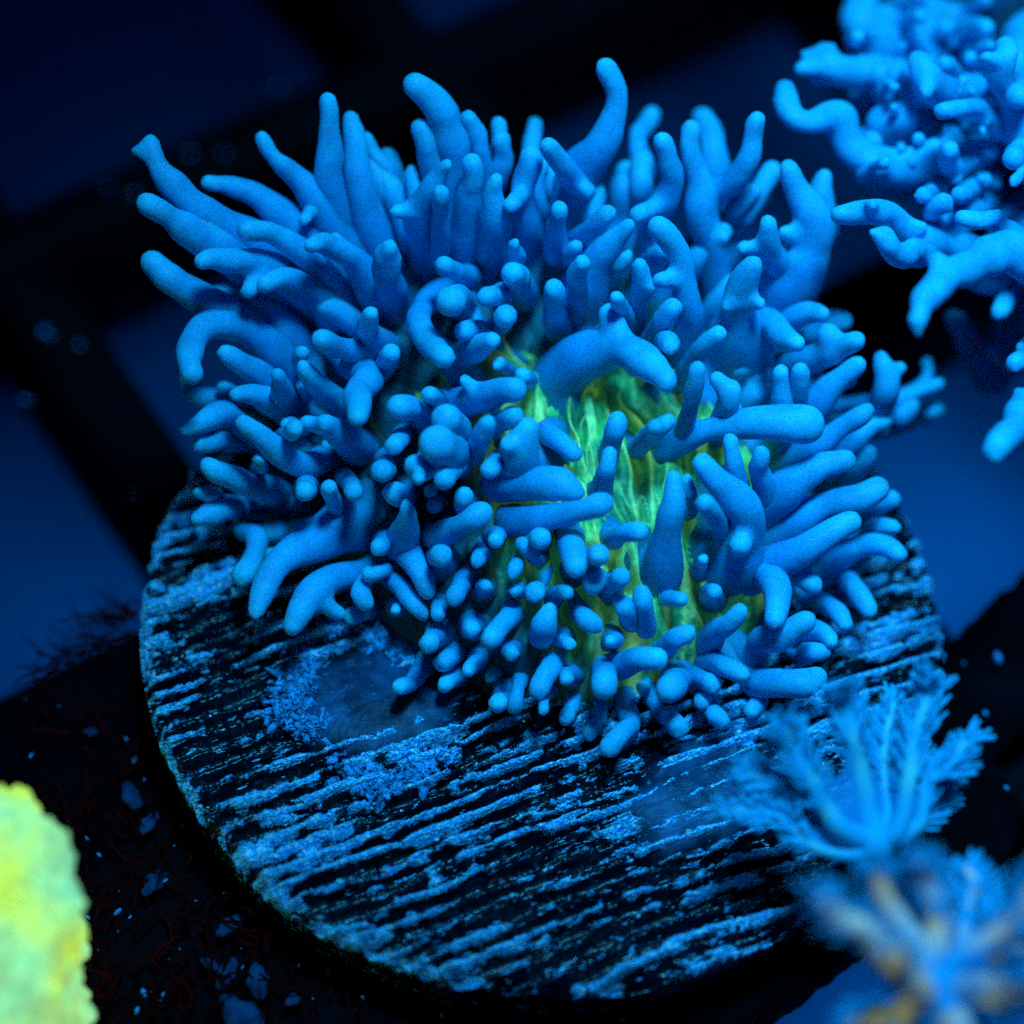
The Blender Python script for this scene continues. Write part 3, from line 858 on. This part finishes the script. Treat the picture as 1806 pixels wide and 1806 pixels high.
Rb('1700,230,36 1640,205,34 1600,170,32 1540,165,26 1510,170,18', .6, .75)
HUB2 = np.array([RC[0], RC[1], .35])
for i, (pts, z0, z1, buds, nubs) in enumerate(R):
    n = len(pts)
    p0 = at(pts[0][0], pts[0][1], z0); tgt = HUB2 + (p0 - HUB2) * .35
    limb(pts, coral2, M_CORAL2, lambda k, n_, x, y, z0=z0, z1=z1: z0 + (z1 - z0) * min(1, 1.3 * k / (n_ - 1)), buds, np.array([[*tgt, cm(pts[0][2], p0)]]), 'branch', 3000 + i, nubs=nubs + 1, fat=1.10, vox=.018)
rk = random.Random(44)
for i in range(72):                 # the knobbly mass between the long limbs
    x, y = rk.uniform(1500, 1830), rk.uniform(-10, 345)
    if x < 1500 + max(0, 90 - y) * .9: continue
    z0 = rk.uniform(.55, .95); a = rk.uniform(-2.8, -.3); L = rk.uniform(22, 52); r = rk.uniform(9, 18)
    limb([(x, y, r * 1.3), (x + L * .5 * math.cos(a), y + L * .5 * math.sin(a), r * 1.05), (x + L * math.cos(a + .4), y + L * math.sin(a + .4), r)], coral2, M_CORAL2,
         lambda k, n_, x_, y_, z0=z0: z0 + .12 * k, (), np.array([[*(HUB2 + (at(x, y, z0 - .1) - HUB2) * .8), .05]]), 'branch', 3500 + i, vox=.018, nubs=1)
def body2():
    v, f = sweep(spline(np.array([[*(RC + [.15, 0, RZ]), .55], [*(RC + [.12, .02, .0]), .5], [*(RC + [.08, .05, .35]), .62], [*(RC + [.05, .05, .6]), .45]]), 24), 60)
    v = v + (fbm(v[:, 0] * 4, v[:, 1] * 4, v[:, 2] * 4, 77, 4)[:, None] - .5) * .2
    adopt(mesh('body', v, f, M_BODY, attrs={'vein': np.zeros(len(v)), 'rim': np.full(len(v), 1.0)}), coral2)
body2()

def rock():
    c = at(1765, 30, .55); n, m = 60, 90
    th = np.linspace(0, math.pi, n)[:, None]; ph = np.linspace(0, 2 * math.pi, m, endpoint=False)[None]
    d = np.stack([np.sin(th) * np.cos(ph), np.sin(th) * np.sin(ph), np.cos(th) + 0 * ph], -1).reshape(-1, 3)
    r = 1 + .5 * (fbm(d[:, 0] * 2 + 4, d[:, 1] * 2, d[:, 2] * 2, 33, 5) - .5) + .25 * (fbm(d[:, 0] * 9, d[:, 1] * 9, d[:, 2] * 9, 34, 4) - .5)
    v = c + d * r[:, None] * np.array([.22, .45, .80]) - np.array([-.05, 0, .25])
    f = [(i * m + j, (i + 1) * m + j, (i + 1) * m + (j + 1) % m, i * m + (j + 1) % m) for i in range(n - 1) for j in range(m)]
    o = mesh('rubble_rock', v, f, M_ROCK)
    tag(o, 'dark glittering rough rock behind the cyan coral at the upper right edge', 'rock')
rock()

# ------------------------------------------------------------------ feathery polyps, lower right
def polyp(name, label, base_px, base_z, arms, mat, seed, stalk_r=44, group=None, start=15):
    rr = random.Random(seed)
    c = at(*base_px, base_z)
    foot = at(base_px[0] + 60, base_px[1] + 120, RZ)
    o = empty(name, tuple(foot), label, 'polyp', group)
    rs = cm(stalk_r, c)
    v, f = sweep(spline(np.array([[*foot, rs * 1.1], [*((foot + c) / 2 + [.03, -.02, 0]), rs * .8], [*(c - [0, 0, .08]), rs], [*c, rs * .9]]), 18), 24)
    adopt(mesh('stalk', v, f, mat, attrs={'rib': np.zeros(len(v))}), o)
    curves = []
    for ai, (pts, zt, plen) in enumerate(arms):
        n = len(pts); W = [[*c, rs * .55]]
        for k, (x, y, r) in enumerate(pts):
            p = at(x, y, base_z + (zt - base_z) * (k + 1) / n); W.append([*p, cm(r, p)])
        C = spline(np.array(W), 40)
        C[:, :3] += (np.stack([vnoise(np.linspace(0, 5, 40) + ai * 7 + seed, .5, k, 60 + k) for k in range(3)], 1) - .5) * .04
        v, f = sweep(C, 12)
        px, _ = to_px(v)
        s = np.linspace(0, 1, len(v))
        arm = adopt(mesh('arm', v, f, mat, attrs={'rib': sstep(.2, .5, s) * (1 - .6 * sstep(.75, 1, s))}), o)
        parts = []
        T = np.gradient(C[:, :3], axis=0); T /= np.linalg.norm(T, axis=1)[:, None]
        view = C[:, :3] - CAM; view /= np.linalg.norm(view, axis=1)[:, None]
        S = np.cross(T, view); S /= np.linalg.norm(S, axis=1)[:, None]
        curves.append(C)
        for k in range(start, 40):
            for side in (-1, 1):
                for rep in range(3):
                    L = cm(plen, C[k, :3]) * rr.uniform(.6, 1.15) * (.5 + .6 * math.sin(math.pi * min(1, (k - 10) / 28)))
                    d = S[k] * side * rr.uniform(.3, 1) + T[k] * rr.uniform(.5, 1.3) - view[k] * rr.uniform(-.6, .7)
                    d /= np.linalg.norm(d); e = d + T[k] * .35 + np.array([0, 0, rr.uniform(-.1, .2)])
                    p0 = C[k, :3]; r = cm(rr.uniform(2.4, 3.8), p0)
                    parts.append(sweep(spline(np.array([[*p0, r * 1.1], [*(p0 + d * L * .55), r], [*(p0 + d * L * .55 + e / np.linalg.norm(e) * L * .45), r * .75]]), 4), 5, 1))
        for q in range(9):
            d = T[-1] + S[-1] * rr.uniform(-1, 1) - view[-1] * rr.uniform(-.5, .5); d /= np.linalg.norm(d)
            p0 = C[-1, :3]; L = cm(plen, p0) * rr.uniform(.5, .9); r = cm(4, p0)
            parts.append(sweep(spline(np.array([[*p0, r], [*(p0 + d * L), r * .8]]), 3), 5, 1))
        v, f = join(parts)
        fe = mesh('feathering', v, f, mat, attrs={'rib': np.zeros(len(v))})
        fe['kind'] = 'stuff'
        fe.parent = arm
    # thin skin stretched between neighbouring arms
    tips = [to_px(C[-1, :3]) for C in curves]; c0 = to_px(c)
    order = sorted(range(len(curves)), key=lambda k: math.atan2(tips[k][1] - c0[1], tips[k][0] - c0[0]))
    for a, b in zip(order, order[1:]):
        A, Bc = curves[a][:24, :3], curves[b][:24, :3]
        if np.linalg.norm(A[-1] - Bc[-1]) > .75: continue
        w = np.linspace(0, 1, 9)[None, :, None]
        G = A[:, None] * (1 - w) + Bc[:, None] * w
        sag = np.linspace(0, 1, 24)[:, None] * np.sin(np.pi * w[..., 0]) * .10
        G = G + (c - G) * sag[..., None] * 2.2
        Gb = G - np.array([0, 0, .012])
        v = np.vstack([G.reshape(-1, 3), Gb.reshape(-1, 3)])
        f = [(i * 9 + j, i * 9 + j + 1, (i + 1) * 9 + j + 1, (i + 1) * 9 + j) for i in range(23) for j in range(8)]
        f += [tuple(216 + k for k in q[::-1]) for q in f]
        adopt(mesh('membrane', v, f, M_SKIN, attrs={'rib': np.zeros(len(v))}), o)
    return o

polyp('feathery_polyp', 'upper feathery blue polyp with fanned arms overlapping the right edge of the disc', (1538, 1488), .42, [
    ([(1483, 1455, 19), (1440, 1393, 16), (1403, 1324, 13), (1386, 1284, 9)], .78, 62),
    ([(1527, 1404, 19), (1509, 1324, 17), (1492, 1250, 13), (1483, 1220, 9)], .80, 62),
    ([(1581, 1460, 18), (1596, 1386, 16), (1610, 1306, 13), (1636, 1230, 11), (1641, 1202, 8)], .74, 62),
    ([(1607, 1470, 15), (1625, 1393, 12), (1665, 1353, 10), (1706, 1313, 8)], .6, 58),
    ([(1492, 1508, 12), (1428, 1494, 10), (1389, 1450, 9), (1345, 1430, 8), (1283, 1422, 6)], .50, 48),
    ([(1475, 1450, 13), (1420, 1400, 11), (1360, 1372, 9), (1318, 1366, 7)], .55, 58),
    ([(1600, 1478, 12), (1640, 1425, 9), (1680, 1404, 7)], .35, 44),
    ([(1560, 1440, 12), (1556, 1370, 11), (1560, 1300, 9), (1572, 1240, 7)], .55, 56),
], M_POLYP, 5)
polyp('feathery_polyp', 'lower feathery blue polyp with yellow-brown streaks, in the bottom right corner', (1650, 1740), .75, [
    ([(1590, 1715, 27), (1540, 1660, 25), (1490, 1622, 21), (1452, 1582, 15)], 1.15, 66),
    ([(1625, 1690, 25), (1575, 1610, 21), (1550, 1560, 17), (1535, 1532, 12)], 1.1, 58),
    ([(1655, 1680, 24), (1660, 1612, 22), (1638, 1555, 19), (1608, 1513, 13)], 1.15, 64),
    ([(1700, 1690, 24), (1763, 1640, 20), (1808, 1582, 17), (1835, 1540, 12)], 1.2, 66),
    ([(1615, 1745, 26), (1585, 1705, 25), (1560, 1672, 20)], 1.35, 60),
    ([(1720, 1750, 28), (1768, 1752, 25), (1830, 1730, 20)], 1.3, 70),
    ([(1600, 1775, 26), (1560, 1795, 22), (1500, 1812, 18)], .9, 66),
    ([(1680, 1800, 28), (1700, 1850, 22), (1710, 1890, 18)], 1.2, 66),
    ([(1700, 1640, 16), (1715, 1580, 14), (1705, 1535, 10)], .6, 64),
    ([(1740, 1690, 18), (1790, 1660, 16), (1750, 1600, 12)], .7, 70),
], M_POLYP2, 9, 60, start=5)

# ------------------------------------------------------------------ glowing coral, lower left
def glow():
    c = at(-108, 1712, .30); n, m = 130, 260
    th = np.linspace(0, math.pi, n)[:, None]; ph = np.linspace(0, 2 * math.pi, m, endpoint=False)[None]
    d = np.stack([np.sin(th) * np.cos(ph), np.sin(th) * np.sin(ph), np.cos(th) + 0 * ph], -1).reshape(-1, 3)
    x, y, z = d.T
    r = 1 + .30 * (fbm(x * 2.1 + 3, y * 2.1, z * 2.1, 101, 3) - .5) + .25 * (fbm(x * 6, y * 6, z * 6, 102, 3) - .5) \
        + .07 * (vnoise(x * 17, y * 17, z * 17, 103) - .5) + .02 * (vnoise(x * 38, y * 38, z * 38, 104) - .5)
    v = c + d * r[:, None] * np.array([.46, .58, .66])
    f = [(i * m + j, (i + 1) * m + j, (i + 1) * m + (j + 1) % m, i * m + (j + 1) % m) for i in range(n - 1) for j in range(m)]
    o = mesh('stony_coral', v, f, M_GLOW)
    tag(o, 'glowing yellow-green lumpy coral cut off at the lower left edge', 'coral')
glow()

# ------------------------------------------------------------------ film and crust on the disc
def film():
    def blob(cx, cy, rx, ry, h, rot, seed, z0=.0):
        c = at(cx, cy, z0); n, m = 40, 120
        q = np.linspace(0, 1, n)[:, None]; t = np.linspace(0, 2 * math.pi, m, endpoint=False)[None]
        w = 1 + .5 * (fbm(np.cos(t) * 1.6 + seed, np.sin(t) * 1.6, 0, seed, 3) - .5)
        X = q * w * np.cos(t) * rx; Y = q * w * np.sin(t) * ry
        Xr, Yr = X * math.cos(rot) - Y * math.sin(rot), X * math.sin(rot) + Y * math.cos(rot)
        x, y = c[0] + Xr, c[1] + Yr
        zz = z0 + h * (1 - q ** 2.2) * (.6 + .8 * fbm(x * 5, y * 5, 0, seed + 3, 3)) - .03 * q ** 6 + 0 * t
        v = np.stack([x, y, zz], -1).reshape(-1, 3)
        f = [(i * m + j, (i + 1) * m + j, (i + 1) * m + (j + 1) % m, i * m + (j + 1) % m) for i in range(n - 1) for j in range(m)]
        return v, f, np.broadcast_to(.95 * (1 - sstep(.55, 1.0, q)), (n, m)).reshape(-1)
    v, f, al = blob(672, 1238, .36, .27, .03, .3, 5, .015)
    tag(mesh('slime_patch', v, f, M_FILM, attrs={'body': al}), 'smooth dark blue slime patch on the disc, left of the front fingers', 'slime')
    v, f, al = blob(1235, 1395, .34, .25, .03, .5, 8, .01)
    tag(mesh('slime_patch', v, f, M_FILM, attrs={'body': al}), 'hazy blue slime patch on the disc, beside the feathery polyp', 'slime')
    # crumbly crust round the first patch
    parts = []; rr = random.Random(12)
    arcs = [((525, 1190), (545, 1130), (620, 1108), (700, 1125)), ((700, 1120), (740, 1160), (775, 1185)), ((640, 1110), (690, 1140), (735, 1185)), ((530, 1180), (525, 1225), (505, 1270)), ((600, 1350), (660, 1385), (720, 1370), (770, 1330)), ((545, 1275), (585, 1270))]
    for A in arcs:
        C = spline(np.array(A, float), 60)
        for k in range(170):
            x, y = C[rr.randrange(60)] + np.array([rr.gauss(0, 17), rr.gauss(0, 13)])
            p = at(x, y, rr.uniform(-.01, .02)); r = rr.uniform(.005, .016)
            v, f = sweep(np.array([[*p, r], [*(p + np.array([rr.gauss(0, .02), rr.gauss(0, .02), .006])), r * .8]]), 6)
            parts.append((v + np.array([[rr.gauss(0, .004) for _ in range(3)] for _ in v]), f))
    v, f = join(parts)
    tag(mesh('crumbly_crust', v, f, M_CRUST, smooth=False), 'pale crumbly crust ringing the smooth slime patch on the disc', 'crust', kind='stuff')
film()

# ------------------------------------------------------------------ turf, grit and flakes on the rack
def turf():
    rr = random.Random(21); parts = []
    def strand(x, y, z, dx, dy, L, r=2.6, n=5):
        P = []; a = math.atan2(dy, dx)
        for k in range(n):
            p = at(x, y, z); P.append([*p, cm(r * (1 - .12 * k), p)])
            a += rr.uniform(-.5, .5); x += math.cos(a) * L / n; y += math.sin(a) * L / n; z += rr.uniform(-.04, .06)
        parts.append(sweep(spline(np.array(P), n * 3), 5))
    for k in range(520):
        t = rr.random(); x = rr.uniform(60, 640); y = 1180 + rr.random() ** .8 * 620
        if ((x - 960) / 700) ** 2 + ((y - 1090) / 640) ** 2 < 1.02: continue
        strand(x, y, RZ + .02, rr.uniform(-1, 1), rr.uniform(-1, 1), rr.uniform(30, 110), rr.uniform(1.4, 4.6))
    for k in range(70):              # hanging over the left cell
        t = rr.random(); strand(250 - 160 * t + rr.gauss(0, 12), 1085 + 105 * t + rr.gauss(0, 14), RZ, -1, rr.uniform(-.5, .25), rr.uniform(40, 110), rr.uniform(1.4, 2.6))
    for k in range(60):              # ragged edge of the plate, lower right
        t = rr.random(); strand(1330 + 220 * t, 1780 - 150 * t, RZ - .1, .4, 1, rr.uniform(15, 45), rr.uniform(1.5, 3.5), 4)
    for k in range(40):
        t = rr.random(); strand(1700 + 90 * t, 1350 + 60 * t, RZ - .1, 1, -.3, rr.uniform(10, 26), rr.uniform(1.5, 3), 4)
    v, f = join(parts)
    tag(mesh('algae_turf', v, f, M_TURF), 'dark red algae turf straggling over the rack left of the disc', 'algae', kind='stuff')
turf()

def chip(x, y, z, r, rr, flat=.5):
    import itertools
    c = at(x, y, z); rc = cm(r, c)
    v, f = sweep(np.array([[-rc * .5, 0, 0, rc * .7], [0, 0, 0, rc], [rc * .55, 0, 0, rc * .65]]), 7)
    a = rr.uniform(0, 6.3); v = v * np.array([1, .75, flat]) * (1 + np.array([[rr.gauss(0, .09)] for _ in v]))
    v = v @ np.array([[math.cos(a), math.sin(a), 0], [-math.sin(a), math.cos(a), 0], [0, 0, 1]])
    return v + c, f

def grit():
    rr = random.Random(31); parts = []
    for (x, y, r) in ((45, 706, 11), (78, 583, 9), (88, 592, 7), (140, 608, 8), (334, 271, 7), (395, 271, 6), (237, 342, 7), (190, 330, 6), (492, 154, 7), (236, 872, 6),
                      (54, 1333, 5), (80, 1458, 5), (152, 1478, 7), (88, 1462, 6), (208, 1608, 9), (254, 1752, 10), (288, 1757, 8), (242, 1782, 8), (292, 1553, 6), (155, 1618, 6), (237, 1340, 8), (213, 1570, 5), (175, 1508, 6),
                      (1760, 1160, 12), (1775, 1390, 6), (1738, 1258, 6), (1700, 1170, 4), (1100, 1800, 5), (780, 1790, 6), (640, 1760, 5)):
        parts.append(chip(x, y, (BZ if y < 1000 else RZ) + .04, r * .8, rr, .8))
    for k in range(70):
        x, y = rr.uniform(0, 640), rr.uniform(1230, 1800)
        if ((x - 960) / 716) ** 2 + ((y - 1090) / 655) ** 2 < 1.03: continue
        parts.append(chip(x, y, RZ + .03, rr.choice((1.5, 2, 2.5, 3.5)), rr))
    v, f = join(parts)
    tag(mesh('grit', v, f, M_GRIT), 'pale blue specks of grit scattered over the black rack', 'grit', kind='stuff')
    for (x, y, r, where) in ((405, 1632, 24, 'closest below the lower left rim of the disc'), (455, 1730, 30, 'on the right of the trio near the bottom edge'), (400, 1716, 26, 'on the left of the trio near the bottom edge'),
                             (425, 1790, 44, 'largest of all, cut by the bottom edge'), (272, 1555, 26, 'midway between the glowing coral and the disc'), (262, 1452, 22, 'second from the top of the flake column left of the disc'),
                             (232, 1403, 26, 'topmost large one, beside the left rim of the disc'), (520, 1762, 16, 'small and lone, far right at the bottom edge'), (160, 1290, 12, 'tiny and lone, high up near the left cell'), (370, 1700, 16, 'small, left of the trio near the bottom')):
        v, f = chip(x, y, RZ + .03, r, rr, .35)
        tag(mesh('detritus_flake', v, f, M_FLAKE), 'dim blue detritus flake, ' + where, 'flake', 'flakes of detritus in the turf')
grit()
